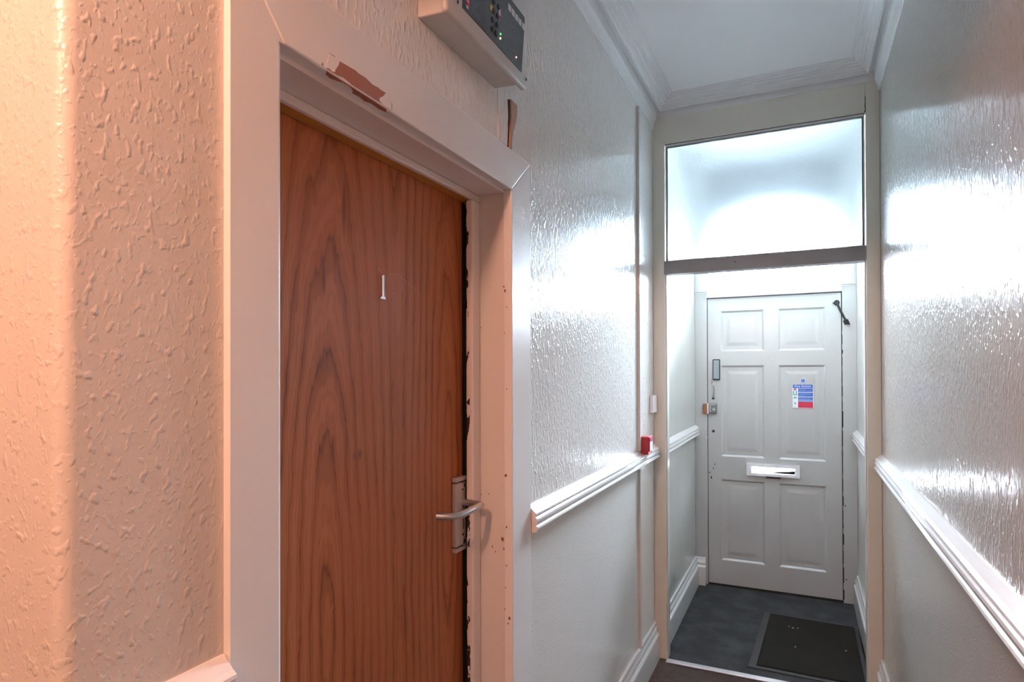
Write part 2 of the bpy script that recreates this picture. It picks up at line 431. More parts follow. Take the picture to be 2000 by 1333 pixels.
struct(box(XHALL - 0.15, XHALL, YBACK - 0.15, 0.52, 0, ZC).build('wall_hall', M['hallwall']), 'plain side wall of the inner hall')
struct(box(XHALL - 0.15, XR + 0.15, YBACK - 0.15, YD + 0.2, ZC, ZC + 0.12).build('ceiling', M['ceiling']), 'plain white ceiling over the corridor and lobby')
struct(box(XHALL - 0.15, XR + 0.15, YBACK - 0.15, YC + 0.0, -0.1, 0).build('floor', M['carpet_brown']), 'brown ribbed cord carpet on the corridor floor')
struct(box(-1.0, XR + 0.15, YC, YD + 0.2, -0.1, 0).build('floor', M['carpet_grey']), 'worn grey carpet on the lobby floor inside the front door')

struct(box(XL - 0.05, XR + 0.02, 0.40, 0.52, 2.305, ZC, 0.004).build('light_block_lintel', M['ceiling']), 'unseen lintel added to keep the hall lamp off the partition header')  # added out of view to block warm lamp light from the upper partition
struct(box(-3.0, 3.0, 6.2, 6.42, -0.4, 1.02, 0.01).build('slot_dimmer_wall', M['slot_dimmer']), 'low concrete wall added outside the front door to dim the letter slot')  # made-up wall that cuts the sky's glare through the letter slot
# cornice: frieze cove, dark groove, lip and ceiling ridges
cor = [(0, 2.738), (0.004, 2.738), (0.007, 2.752), (0.012, 2.771), (0.0185, 2.787), (0.0205, 2.7885), (0.0225, 2.8320), (0.0420, 2.8340), (0.0425, 2.8140), (0.0500, 2.8130), (0.0515, 2.8240),
       (0.0600, 2.8250), (0.0630, 2.8360), (0.0740, 2.8370), (0.0760, 2.8460), (0.0880, 2.8470), (0.0900, 2.8550), (0.1020, 2.8560), (0.1050, 2.8630), (0.1180, 2.8640), (0.1200, ZC), (0, ZC)]
o = MB().sweep(cor, [(XR, 0.52), (XR, YC + 0.020), (XL, YC + 0.020), (XL, 0.52)]).build('trim_1', M['cornice'])
struct(o, 'white moulded ceiling cornice running round the corridor')

# dado rails
dado = [(-0.004, 1.105), (0.004, 1.105), (0.008, 1.101), (0.020, 1.089), (0.027, 1.084), (0.028, 1.079), (0.0245, 1.076), (0.0245, 1.073), (0.029, 1.069), (0.0305, 1.063), (0.0295, 1.057),
        (0.026, 1.053), (0.026, 1.050), (0.030, 1.047), (0.032, 1.042), (0.030, 1.036), (0.025, 1.032), (0.016, 1.029), (0.008, 1.026), (0.002, 1.018), (-0.004, 1.018)]
struct(MB().sweep(dado, [(XL, YC), (XL, 1.5725)]).build('trim_2', M['gloss']), 'white gloss dado rail on the left wall ending raw at the brown door frame')
struct(MB().sweep(dado, [(XR, YBACK), (XR, YC)]).build('trim_3', M['gloss']), 'long white gloss dado rail along the right corridor wall')
struct(MB().sweep(dado, [(XL, 0.573), (XL, YN), (XHALL, YN)]).build('trim_4', M['gloss']), 'short orange-lit piece of dado rail left of the brown door')
struct(MB().sweep(dado, [(VXL, YD - 0.004), (VXL, YB)]).build('trim_5', M['gloss']), 'short dado rail on the lobby wall left of the front door')
struct(MB().sweep(dado, [(VXR, YB), (VXR, YD - 0.004)]).build('trim_6', M['gloss']), 'short dado rail on the lobby wall right of the front door')

# skirting
sk = [(-0.003, 0.190), (0.006, 0.190), (0.010, 0.185), (0.011, 0.172), (0.015, 0.163), (0.0185, 0.156), (0.0185, 0.149), (0.013, 0.144), (0.013, 0.139), (0.020, 0.133), (0.0255, 0.127), (0.0265, 0.119), (0.0265, 0.0), (-0.003, 0.0)]
struct(MB().sweep(sk, [(XL, YC), (XL, 1.5725)]).build('baseboard_left', M['gloss']), 'tall moulded white skirting board under the left corridor wall')
struct(MB().sweep(sk, [(XR, YBACK), (XR, YC)]).build('baseboard_right', M['gloss']), 'tall moulded white skirting board under the right corridor wall')
struct(MB().sweep(sk, [(XL, 0.573), (XL, YN), (XHALL, YN)]).build('baseboard_hall', M['gloss']), 'white skirting board left of the brown door')
struct(MB().sweep(sk, [(VXL + 0.070, YD - 0.0185), (VXL, YD - 0.0185), (VXL, YB)]).build('baseboard_left', M['gloss']), 'moulded white skirting board on the left side of the lobby')
struct(MB().sweep(sk, [(VXR, YB), (VXR, YD - 0.0185)]).build('baseboard_right', M['gloss']), 'moulded white skirting board on the right side of the lobby')

# cover battens on the left wall (above and below the rail)
struct(box(XL - 0.002, XL + 0.0135, 2.842, 2.862, 1.106, 2.722, 0.002).build('trim_7', M['gloss']), 'thin upright cover strip on the left wall above the dado rail')
struct(box(XL - 0.002, XL + 0.0135, 2.842, 2.862, 0.186, 1.018, 0.002).build('trim_8', M['gloss']), 'thin upright cover strip on the left wall below the dado rail')

# ================================================================ GLAZED PARTITION
part = empty('trim_9', (-0.19, (YC + YB) / 2, 0)); struct(part, 'cream timber partition frame with a grey bar across the corridor')
PL, PR = -0.6351, 0.2654
box(XL, PL, YC, YB, 0, 2.6513, 0.003).build('post', M['cream_wood'], part)
box(PR, XR, YC, YB, 0, ZC - 0.01, 0.003).build('post', M['cream_wood'], part)
MB().prism([(XL, 2.6505), (PR - 0.0025, 2.6505), (PR - 0.0025, ZC - 0.01), (XL, ZC - 0.01)], 'y', YC + 0.001, YB).build('header_board', M['cream_wood'], part)
box(PL - 0.005, PR + 0.001, YC - 0.004, YB, 1.9773, 2.0475, 0.004).build('transom_bar', M['bar'], part)
box(PL, PL + 0.007, YC + 0.012, YB - 0.006, 0, 1.9775, 0.002).build('post_bead', M['gloss'], part)
box(PR - 0.007, PR, YC + 0.012, YB - 0.006, 0, 1.9775, 0.002).build('post_bead', M['gloss'], part)
box(-0.300, -0.2885, YC - 0.0052, YC - 0.003, 2.0135, 2.0165, 0.0005).build('bar_dent', M['dark'], part)

win1 = empty('window_1', (-0.185, YC + 0.03, 2.0475)); struct(win1, 'wide pane of obscured patterned glass above the grey partition bar')
box(PL + 0.005, PR - 0.005, YC + 0.026, YC + 0.031, 2.045, 2.649).build('pane', M['frosted'], win1)
def bead(nm, x0, x1, z0, z1, mat='gloss'):
    box(x0, x1, YC + 0.008, YC + 0.0255, z0, z1, 0.002).build(nm, M[mat], win1)
bead('glazing_bead', PL + 0.002, PR - 0.002, 2.636, 2.648)
bead('glazing_bead', PL + 0.002, PL + 0.009, 2.0485, 2.636)
bead('glazing_bead', PR - 0.009, PR - 0.002, 2.0485, 2.636)
# dark old putty line round the pane
for (x0, x1, z0, z1) in ((PL, PR, 2.648, 2.6505), (PL + 0.009, PR - 0.009, 2.6335, 2.636), (PL + 0.009, PL + 0.0115, 2.0485, 2.634), (PR - 0.0125, PR - 0.009, 2.0485, 2.634)):
    box(x0, x1, YC + 0.0085, YC + 0.0255, z0, z1).build('putty_line', M['dark'], win1)
ck = MB()
ck.prism([(PR - 0.0035, 2.650), (PR + 0.0012, 2.650), (PR + 0.0020, 2.664), (PR + 0.0005, 2.682), (PR + 0.0018, 2.700), (PR + 0.0005, 2.722), (PR - 0.0012, 2.722), (PR - 0.0006, 2.700), (PR - 0.0022, 2.682), (PR - 0.0008, 2.664)], 'y', YC - 0.0006, YC + 0.003)
ck.build('crack', M['dark'], part)

struct(box(PL + 0.001, PR - 0.001, YC - 0.036, YC + 0.004, 0.0, 0.007, 0.003).build('trim_10', M['strip']), 'pale metal threshold strip between the brown and grey carpets')

# ================================================================ FRONT WALL, DOOR AND FANLIGHT
DX0, DX1, DZ = -0.5918, 0.2278, 1.9811
FY0, FY1 = YD - 0.0185, YD + 0.12
fl0, fl1 = -0.585, 0.223
CXF = (fl0 + fl1) / 2
frame = empty('wall_front', (CXF, YD, 0)); struct(frame, 'front wall of the lobby holding the white door frame')
SPR, APX = 2.32, 2.585
hole = [(CXF + (fl1 - CXF) * math.cos(t), SPR + (APX - SPR) * math.sin(t)) for t in [math.pi * k / 24 for k in range(25)]]
b = MB()
for k in range(24):
    (xa, za), (xb, zb) = hole[k], hole[k + 1]
    b.prism([(xa, za), (xb, zb), (xb, ZC), (xa, ZC)], 'y', FY0 + 0.012, FY1)
b.box(VXL - 0.05, fl0, FY0 + 0.012, FY1, 2.02, ZC); b.box(fl1, VXR + 0.05, FY0 + 0.012, FY1, 2.02, ZC)
b.box(fl0, fl1, FY0 + 0.012, FY1, 2.60, ZC)
b.build('plaster', M['lobby'], frame)
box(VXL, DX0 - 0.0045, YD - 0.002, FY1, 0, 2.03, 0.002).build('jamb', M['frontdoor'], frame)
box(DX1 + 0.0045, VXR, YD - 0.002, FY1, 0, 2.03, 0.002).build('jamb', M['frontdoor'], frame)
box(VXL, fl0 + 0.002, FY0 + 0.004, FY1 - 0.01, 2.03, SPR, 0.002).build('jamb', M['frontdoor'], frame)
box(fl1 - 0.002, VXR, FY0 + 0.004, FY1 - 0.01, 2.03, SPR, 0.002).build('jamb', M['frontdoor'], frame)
box(fl0 - 0.004, fl1 + 0.006, FY0 - 0.004, FY1, DZ + 0.004, 2.0215, 0.004).build('transom_rail', M['frontdoor'], frame)
box(VXL, VXR, YD + 0.05, FY1 + 0.06, -0.02, 0.012).build('door_sill', M['black'], frame)
box(DX0 - 0.03, DX1 + 0.03, YD + 0.048, YD + 0.075, DZ - 0.01, DZ + 0.02).build('door_stop', M['dark'], frame)
box(DX0 - 0.03, DX0 + 0.012, YD + 0.048, YD + 0.075, 0, DZ).build('door_stop', M['dark'], frame)
box(DX1 - 0.012, DX1 + 0.03, YD + 0.048, YD + 0.075, 0, DZ).build('door_stop', M['dark'], frame)
box(DX0, DX1, YD + 0.0465, YD + 0.06, 0, 0.04).build('door_stop', M['dark'], frame)

box(DX1 + 0.0003, DX1 + 0.0043, YD + 0.003, YD + 0.03, 0.0, DZ + 0.003).build('gap_shade_strip', M['dark'], frame)  # dark strips stand in for the shade in the gaps round the door
box(DX0 - 0.0043, DX0 - 0.0003, YD + 0.004, YD + 0.03, 0.0, DZ + 0.003).build('gap_shade_strip', M['dark'], frame)
box(DX0 - 0.004, DX1 + 0.004, YD + 0.004, YD + 0.03, DZ + 0.0003, DZ + 0.0039).build('gap_shade_strip', M['dark'], frame)
box(DX0, DX1, YD + 0.002, YD + 0.03, 0.0, 0.0155).build('gap_shade_strip', M['dark'], frame)
rg = random.Random(11)
gp = MB(); zz = 0.02
while zz < 1.93:
    h_ = rg.uniform(0.02, 0.12); w_ = rg.choice((0.001, 0.0015, 0.002, 0.0035, 0.0045))
    gp.box(DX1 + 0.0043, DX1 + 0.0045 + w_, YD - 0.0024, YD + 0.001, zz, zz + h_); zz += h_ + rg.uniform(0.0, 0.05)
gp.build('chipped_edge', M['dark'], frame)
win2 = empty('window_2', (CXF, YD + 0.05, 2.02)); struct(win2, 'bright arched fanlight glass over the front door')
MB().prism([(fl0, 2.0215), (fl1, 2.0215)] + hole, 'y', YD + 0.05, YD + 0.054).build('pane', M['clear'], win2)

door2 = empty('door_2', (DX0, YD, 0)); struct(door2, 'white six-panel front door with letter slot and blue notice')
cols = ((-0.506, -0.230), (-0.142, 0.137)); rows = ((0.180, 0.735), (0.893, 1.518), (1.615, 1.893))
TH = 0.045
SL = (-0.310, -0.046, 0.7955, 0.836)
b = MB(); B = lambda x0, x1, z0, z1: b.box(x0, x1, YD, YD + TH, z0, z1)
B(DX0, cols[0][0], 0.016, DZ); B(cols[1][1], DX1, 0.016, DZ)
B(cols[0][0], cols[1][1], 0.016, rows[0][0]); B(cols[0][0], cols[1][1], rows[1][1], rows[2][0]); B(cols[0][0], cols[1][1], rows[2][1], DZ)
for r in rows: B(cols[0][1], cols[1][0], r[0], r[1])
B(cols[0][0], SL[0], rows[0][1], rows[1][0]); B(SL[1], cols[1][1], rows[0][1], rows[1][0]); B(SL[0], SL[1], rows[0][1], SL[2]); B(SL[0], SL[1], SL[3], rows[1][0])
bmesh.ops.remove_doubles(b.bm, verts=b.bm.verts, dist=1e-5)
b.build('stiles_and_rails', M['frontdoor'], door2)
for r in rows:
    for c in cols:
        m = MB(); x0, x1, z0, z1 = c[0], c[1], r[0], r[1]
        t = bmesh.new()
        steps = ((0.0, 0.0), (0.005, 0.004), (0.012, 0.0105), (0.038, 0.0105), (0.060, 0.0070))
        rings = [[t.verts.new(p) for p in ((x0 + i, YD + d, z0 + i), (x1 - i, YD + d, z0 + i), (x1 - i, YD + d, z1 - i), (x0 + i, YD + d, z1 - i))] for i, d in steps]
        back = [t.verts.new(p) for p in ((x0, YD + 0.035, z0), (x1, YD + 0.035, z0), (x1, YD + 0.035, z1), (x0, YD + 0.035, z1))]
        seq = [back] + rings
        for a, q in zip(seq, seq[1:]):
            for k in range(4): t.faces.new((a[k], a[(k + 1) % 4], q[(k + 1) % 4], q[k]))
        t.faces.new(rings[-1]); t.faces.new(back[::-1])
        m._merge(t); m.build('panel', M['frontdoor'], door2)
# letter plate: frame round the open slot, hanging flap behind, pull tab below
lp = MB(); LX0, LX1, LZ0, LZ1 = -0.342, -0.016, 0.776, 0.859
for (x0, x1, z0, z1) in ((LX0, SL[0], LZ0, LZ1), (SL[1], LX1, LZ0, LZ1), (SL[0], SL[1], LZ0, SL[2]), (SL[0], SL[1], SL[3], LZ1)):
    lp.box(x0, x1, YD - 0.015, YD + 0.002, z0, z1)
bmesh.ops.remove_doubles(lp.bm, verts=lp.bm.verts, dist=1e-5)
lpo = lp.build('letter_plate', M['plastic'], door2)
MB().prism([(-0.29, 0.780), (-0.040, 0.780), (-0.040, 0.8165), (-0.115, 0.8085), (-0.20, 0.799), (-0.27, 0.7915)], 'y', YD + 0.020, YD + 0.024).build('flap', M['void'], lpo)
box(-0.221, -0.130, YD - 0.012, YD - 0.001, 0.764, 0.775, 0.002).build('pull_tab', M['black'], lpo)
# latch furniture
pl = box(-0.559, -0.510, YD - 0.014, YD + 0.001, 1.418, 1.562, 0.006, seg=3).build('pull_plate', M['black'], door2)
box(-0.553, -0.516, YD - 0.0165, YD - 0.0138, 1.426, 1.555, 0.002).build('plate_face', M['glass_plate'], pl)
lk = box(-0.584, -0.533, YD - 0.020, YD + 0.001, 1.188, 1.256, 0.004).build('rim_lock', M['lockmetal'], door2); lk['label'] = 'silver rim lock'
MB().disc((-0.551, YD - 0.026, 1.216), 'y', 0.009, 0.007, 14).build('lock_knob', M['casing'], lk)
for (x0, x1, z0, z1) in ((-0.578, -0.539, 1.2455, 1.250), (-0.578, -0.573, 1.196, 1.246)): box(x0, x1, YD - 0.0212, YD - 0.0195, z0, z1).build('lock_groove', M['casing'], lk)
MB().disc((-0.557, YD - 0.003, 1.064), 'y', 0.0095, 0.004, 16).build('keyhole', M['dark'], door2)
hk = MB().tube([(-0.566, YD - 0.004, 1.408), (-0.557, YD - 0.010, 1.402), (-0.552, YD - 0.011, 1.380), (-0.550, YD - 0.011, 1.350), (-0.553, YD - 0.010, 1.315), (-0.556, YD - 0.006, 1.296)], 0.0042, 8).build('latch_chain', M['silver'], door2, True)
MB().disc((-0.556, YD - 0.009, 1.292), 'y', 0.009, 0.009, 14, 0.002).build('chain_stud', M['black'], hk)
# chips knocked out of the paint beside the lock stile
for (x, z, sx, sz) in ((-0.583, 0.776, 0.006, 0.006), (-0.572, 0.742, 0.005, 0.014), (-0.558, 0.806, 0.003, 0.010), (-0.548, 0.835, 0.003, 0.008), (-0.20, 1.30, 0.006, 0.003), (-0.166, 1.268, 0.004, 0.003), (-0.205, 1.535, 0.005, 0.006), (-0.178, 1.560, 0.004, 0.004), (-0.225, 1.59, 0.004, 0.004)):
    pts = [(x + sx * (0.7 + 0.3 * random.random()) * math.cos(a), z + sz * (0.6 + 0.4 * random.random()) * math.sin(a)) for a in [2 * math.pi * k / 7 for k in range(7)]]
    MB().prism(pts, 'y', YD - 0.0006, YD + 0.001).build('paint_chip', M['dark'] if sx < 0.0065 and z < 1 else M['casing'], door2)
kp = box(-0.6235, -0.5935, YD - 0.019, YD - 0.001, 1.186, 1.254, 0.002).build('lock_keep', M['brass'], frame); kp['label'] = 'brown lock keep on the frame'
box(-0.5955, -0.5875, YD - 0.0205, YD - 0.012, 1.184, 1.256, 0.001).build('keep_edge', M['plastic'], kp)
for (x, z) in ((-0.604, 1.913), (-0.602, 1.400), (-0.60, 1.02), (-0.602, 0.24)):
    MB().disc((x, YD - 0.0035, z), 'y', 0.006, 0.003, 9).build('paint_chip', M['casing'], frame)
for (x, z) in ((0.247, 0.150), (0.245, 0.62)): MB().disc((x, YD - 0.0035, z), 'y', 0.004, 0.003, 9).build('paint_chip', M['dark'], frame)

# hydraulic arm across the top hinge corner
clo = empty('door_closer', (0.232, YD, 1.85)); tag(clo, 'small black spring arm at the top right corner of the white front door', 'door closer')
MB().tube([(0.203, YD - 0.016, 1.915), (0.212, YD - 0.022, 1.890), (0.226, YD - 0.023, 1.858), (0.240, YD - 0.023, 1.826), (0.255, YD - 0.018, 1.795)], 0.0065, 8).build('arm', M['black'], clo, True)
MB().disc((0.203, YD - 0.024, 1.915), 'y', 0.017, 0.0235, 14, 0.003).build('pivot', M['black'], clo)
MB().tube([(0.250, YD - 0.018, 1.803), (0.262, YD - 0.018, 1.776)], 0.015, 12).build('pivot', M['black'], clo)
box(0.180, 0.200, YD - 0.012, YD - 0.0005, 1.911, 1.918, 0.001).build('fixing_pin', M['black'], clo)
box(0.262, 0.278, YD - 0.016, YD - 0.0025, 1.773, 1.780, 0.001).build('fixing_pin', M['black'], clo)

# fire action notice, a flat print on the door
SY = YD + 0.0035
nt = empty('safety_notice', (0.004, SY, 1.239)); tag(nt, 'small blue and red fire action notice stuck on the front door', 'sign')
def pr(nm, x0, x1, z0, z1, mat, lift=0.0005): return box(x0, x1, SY - lift, SY, z0, z1).build(nm, M[mat], nt)
pr('backing', -0.057, 0.066, 1.237, 1.393, 'whitep', 0.0004)
MB().disc((0.006, SY - 0.0006, 1.4155), 'y', 0.0155, 0.0006, 20).build('backing', M['whitep'], nt)
MB().disc((0.006, SY - 0.0010, 1.4155), 'y', 0.0125, 0.0004, 20).build('symbol_disc', M['bluep'], nt)
box(0.0035, 0.0085, SY - 0.0013, SY - 0.0010, 1.409, 1.422).build('symbol_mark', M['bluelight'], nt)
pr('heading_band', -0.055, 0.0635, 1.366, 1.391, 'bluep', 0.0007)
fc = bpy.data.curves.new('heading_text', 'FONT'); fc.body = 'Fire Action'; fc.size = 0.0215; fc.extrude = 0.0001; fc.align_x = 'CENTER'; fc.align_y = 'CENTER'
ft_ = bpy.data.objects.new('tmp_text', fc); COL.objects.link(ft_)
bpy.context.view_layer.update()
fm = bpy.data.meshes.new_from_object(ft_.evaluated_get(bpy.context.evaluated_depsgraph_get())); bpy.data.objects.remove(ft_)
fo = bpy.data.objects.new('heading_text', fm); COL.objects.link(fo); fo.parent = nt
fo.location = Vector((0.004, SY - 0.0009, 1.379)) - nt.location; fo.rotation_euler = (math.radians(90), 0, 0); fm.materials.clear(); fm.materials.append(M['whitep'])
for (z0, z1) in ((1.341, 1.364), (1.312, 1.337), (1.290, 1.308)): pr('blue_field', -0.024, 0.0635, z0, z1, 'bluep', 0.0007)
for (z, x1) in ((1.356, 0.022), (1.349, 0.060), (1.331, 0.050), (1.325, 0.058), (1.317, 0.020), (1.302, 0.058), (1.295, 0.048)): pr('text_line', -0.021, x1, z - 0.0013, z + 0.0013, 'bluelight', 0.0009)
pr('white_band', -0.024, 0.0635, 1.279, 1.289, 'bluelight', 0.0006)
pr('red_field', -0.024, 0.0635, 1.239, 1.278, 'redp', 0.0007)
for z in (1.266, 1.257, 1.249): pr('text_line', -0.021, 0.052, z - 0.001, z + 0.001, 'pinkp', 0.0009)
pr('pictogram', -0.050, -0.034, 1.352, 1.364, 'pinkp', 0.0007)
MB().prism([(-0.053, 1.349), (-0.047, 1.349), (-0.047, 1.326), (-0.037, 1.326), (-0.037, 1.349), (-0.031, 1.349), (-0.031, 1.320), (-0.053, 1.320)], 'y', SY - 0.0007, SY).build('pictogram', M['greenp'], nt)
MB().prism([(-0.053, 1.300), (-0.042, 1.313), (-0.031, 1.300), (-0.036, 1.296), (-0.042, 1.304), (-0.048, 1.296)], 'y', SY - 0.0007, SY).build('pictogram', M['greenp'], nt)
pr('pictogram', -0.047, -0.037, 1.262, 1.272, 'print_grey', 0.0007)

# door mat
mt = empty('door_mat', (0.02, 3.65, 0.0)); tag(mt, 'black rubber-edged door mat lying on the grey lobby carpet', 'mat')
MB().prism([(-0.215, 4.066), (0.283, 4.046), (0.284, 3.262), (0.262, 3.262), (0.262, 3.165), (-0.067, 3.178), (-0.255, 3.252)][:4] + [(0.284, 3.268), (-0.254, 3.276)], 'z', 0.0005, 0.006, 0.002, 1).build('rubber_base', M['mat_edge'], mt)
MB().prism([(-0.180, 4.040), (0.262, 4.022), (0.262, 3.296), (-0.214, 3.304)], 'z', 0.005, 0.012, 0.003, 1).build('pile', M['mat'], mt)
for (x, y, s_) in ((-0.055, 3.86, 0.010), (-0.075, 3.87, 0.006), (-0.03, 3.868, 0.006), (-0.04, 3.60, 0.006), (0.20, 3.66, 0.007)):
    pts = [(x + s_ * (0.6 + 0.4 * random.random()) * math.cos(a), y + s_ * (0.6 + 0.4 * random.random()) * math.sin(a)) for a in [2 * math.pi * k / 6 for k in range(6)]]
    MB().prism(pts, 'z', 0.0119, 0.0128).build('dry_dirt', M['torn'], mt)

# ================================================================ BROWN DOOR AND ITS FRAME
fr = empty('trim_11', (XL, 1.06, 0)); struct(fr, 'white painted architrave and lining round the brown door')
AF, AB_ = -0.683, -0.708
MB().prism([(AB_, 0.575), (AF, 0.575), (AF, 0.658), (AF - 0.003, 0.6635), (AF - 0.010, 0.668), (AB_, 0.671)], 'z', 0, 1.9575, 0.0).build('architrave_board', M['arch'], fr)
MB().prism([(0.575, 1.9575), (0.668, 1.9575), (0.668, 1.958), (0.575, 2.066)], 'x', AB_, AF, 0.0).build('mitre_end', M['arch'], fr)
MB().prism([(0.668, 1.958), (1.447, 1.9545), (1.5704, 2.0565), (1.02, 2.064), (0.575, 2.067)], 'x', AB_, AF + 0.0012, 0.003).build('architrave_board', M['arch'], fr)
MB().prism([(1.447, 0), (1.5704, 0), (1.5704, 2.0560), (1.447, 1.954)], 'x', AB_, AF, 0.003).build('architrave_board', M['arch_r'], fr)
box(-0.83, AB_ + 0.002, 1.4505, 1.502, 0, 1.986).build('lining', M['lining'], fr)
box(-0.83, AB_ + 0.002, 0.61, 0.664, 0, 1.986).build('lining', M['lining'], fr)
box(-0.83, AB_ + 0.002, 0.664, 1.4505, 1.9490, 1.986).build('lining', M['stop'], fr)
box(-0.800, -0.778, 1.409, 1.4505, 0, 1.931, 0.005, seg=3).build('stop', M['stop_r'], fr)
box(-0.800, -0.778, 0.664, 0.700, 0, 1.931, 0.005).build('stop', M['stop'], fr)
box(-0.791, -0.778, 0.664, 1.4505, 1.9310, 1.949, 0.004, seg=3).build('stop', M['stop'], fr)
box(-0.8165, -0.789, 0.664, 1.424, 1.9305, 1.950, 0.001).build('head_rebate', M['varnish'], fr)
box(-0.846, -0.8185, 1.4265, 1.4500, 0, 1.93).build('gap_shade_fill', M['dark'], fr)  # black fill painted in for the deep shade beside the brown leaf
CHIPS = [(-0.7019, 1.2062, 5), (-0.7142, 1.0377, 6), (-0.7093, 1.0128, 4), (-0.7005, 0.9712, 2.5), (-0.7002, 1.0713, 3), (-0.6925, 0.8351, 5), (-0.6965, 0.8211, 3), (-0.7437, 1.0148, 3), (-0.7346, 1.0024, 2), (-0.754, 1.1533, 2), (-0.7771, 1.15, 2), (-0.7028, 1.6901, 4), (-0.7060, 1.7011, 3), (-0.6984, 1.6469, 2), (-0.7046, 1.58, 2), (-0.6991, 1.4325, 2), (-0.7036, 0.9133, 2), (-0.7055, 0.8568, 2), (-0.7758, 1.596, 2)]
for k, (x, z, s_) in enumerate(CHIPS):
    yy = 1.4505 if x < -0.708 else 1.447
    pts = [(x + 0.0009 * s_ * (0.6 + 0.4 * rg.random()) * math.cos(a), z + 0.0012 * s_ * (0.6 + 0.4 * rg.random()) * math.sin(a)) for a in [2 * math.pi * q / 7 for q in range(7)]]
    MB().prism(pts, 'y', yy - 0.0005, yy + 0.001).build('paint_chip', M['chip'], fr)
A_ = [(0.7862, 1.9866), (0.8012, 1.9877), (0.8244, 1.9891), (0.8363, 1.9875), (0.8404, 1.9882), (0.8527, 1.9883), (0.8717, 1.9843), (0.8868, 1.9859), (0.8956, 1.9847), (0.9091, 1.9857), (0.9015, 1.9761), (0.8911, 1.9691), (0.8896, 1.9625), (0.9075, 1.9600), (0.9170, 1.9592), (0.9090, 1.9590), (0.8926, 1.9590), (0.8694, 1.9588)]
# the bare timber wraps from the face onto the lower edge of the head board
PF = AF + 0.0012
up_ = [(0.7862, 1.9866), (0.8012, 1.9877), (0.8244, 1.9891), (0.8363, 1.9875), (0.8404, 1.9882), (0.8527, 1.9883), (0.8717, 1.9843), (0.8868, 1.9859), (0.8956, 1.9847), (0.9091, 1.9857), (0.9015, 1.9761), (0.8911, 1.9691), (0.8896, 1.9640), (0.900, 1.9612), (0.8155, 1.9612), (0.8126, 1.9622), (0.7955, 1.9640), (0.780, 1.9612), (0.7609, 1.9612), (0.7539, 1.9615), (0.7627, 1.9640), (0.768, 1.9620), (0.7752, 1.9640), (0.777, 1.9692), (0.7843, 1.9801)]
MB().prism(up_, 'x', PF - 0.001, PF + 0.0005).build('bare_patch', M['barewood'], fr)
low = [(-0.6822, 0.756), (-0.6822, 0.800), (-0.6822, 0.815), (-0.6822, 0.860), (-0.6822, 0.912), (-0.690, 0.922), (-0.694, 0.905), (-0.692, 0.880), (-0.697, 0.868), (-0.694, 0.850), (-0.696, 0.835), (-0.688, 0.826), (-0.6835, 0.812), (-0.6845, 0.797), (-0.689, 0.789), (-0.6935, 0.776), (-0.691, 0.764)]
t_ = bmesh.new()
def head_z(y): return 1.958 + (1.9545 - 1.958) * (y - 0.668) / (1.447 - 0.668)
top = [t_.verts.new((x, y, head_z(y) + 0.001)) for x, y in low]; bot = [t_.verts.new((x, y, head_z(y) - 0.0005)) for x, y in low]
t_.faces.new(top); t_.faces.new(bot[::-1])
for k in range(len(low)): t_.faces.new((top[k], top[(k + 1) % len(low)], bot[(k + 1) % len(low)], bot[k]))
m = MB(); m._merge(t_); m.build('bare_patch', M['barewood'], fr)
MB().prism([(0.7627, 1.9888), (0.7752, 1.9884), (0.7853, 1.9865), (0.7834, 1.9794), (0.7761, 1.9686), (0.7743, 1.9630), (0.7683, 1.9612), (0.763, 1.9625), (0.7539, 1.9612), (0.7574, 1.974)], 'x', PF - 0.001, PF + 0.0004).build('filler_patch', M['filler'], fr)
MB().prism([(0.9099, 1.9855), (0.9214, 1.9898), (0.926, 1.9841), (0.9267, 1.9615), (0.9205, 1.9605), (0.9083, 1.9605), (0.8904, 1.9614), (0.8919, 1.9692), (0.9023, 1.9762)], 'x', PF - 0.001, PF + 0.0004).build('filler_patch', M['filler'], fr)
for pts in ([(0.7600, 1.9895), (0.7640, 1.9895), (0.7755, 1.9895), (0.7760, 1.9882), (0.7640, 1.9884)], [(0.9262, 1.9760), (0.9285, 1.9720), (0.9280, 1.9625), (0.9255, 1.9610), (0.9262, 1.9680)], [(0.7440, 1.9635), (0.7475, 1.9670), (0.7480, 1.9620), (0.7455, 1.9612)]):
    MB().prism(pts, 'x', PF - 0.001, PF + 0.0004).build('filler_patch', M['print_grey'], fr)

door1 = empty('door_1', (-0.8174, 0.668, 0)); struct(door1, 'brown wood veneer door with silver handle and numeral one')
DFX = -0.8174
box(DFX - 0.044, DFX, 0.668, 1.4215, 0.006, 1.9345, 0.0012, seg=1).build('leaf', M['veneer'], door1)
# numeral 1
n1 = [(1.0655, 1.6345), (1.0835, 1.6345), (1.0825, 1.6385), (1.0785, 1.6415), (1.0785, 1.6850), (1.0775, 1.6872), (1.0735, 1.6872), (1.0695, 1.6835), (1.0690, 1.6800), (1.0715, 1.6795), (1.0715, 1.6415), (1.0665, 1.6385)]
nu = MB().prism(n1, 'x', DFX - 0.001, DFX + 0.005, 0.0008, 1).build('numeral', M['chrome'], door1); nu['label'] = 'silver number 1'
# scratches round it
M['scratch'] = plain('pale_scratch', (0.60, 0.34, 0.24), 0.6)
for pts in ([(1.062, 1.700), (1.069, 1.6955), (1.079, 1.692)], [(1.098, 1.690), (1.112, 1.694), (1.132, 1.696), (1.150, 1.692), (1.170, 1.683)], [(1.176, 1.682), (1.205, 1.670)], [(1.108, 1.652), (1.125, 1.652)], [(0.9235, 1.029), (0.918, 1.021), (0.919, 1.009)], [(1.215, 1.662), (1.216, 1.652)]):
    MB().tube([(DFX + 0.0000, y, z) for y, z in pts], 0.0006, 5).build('scratch', M['scratch'], door1)
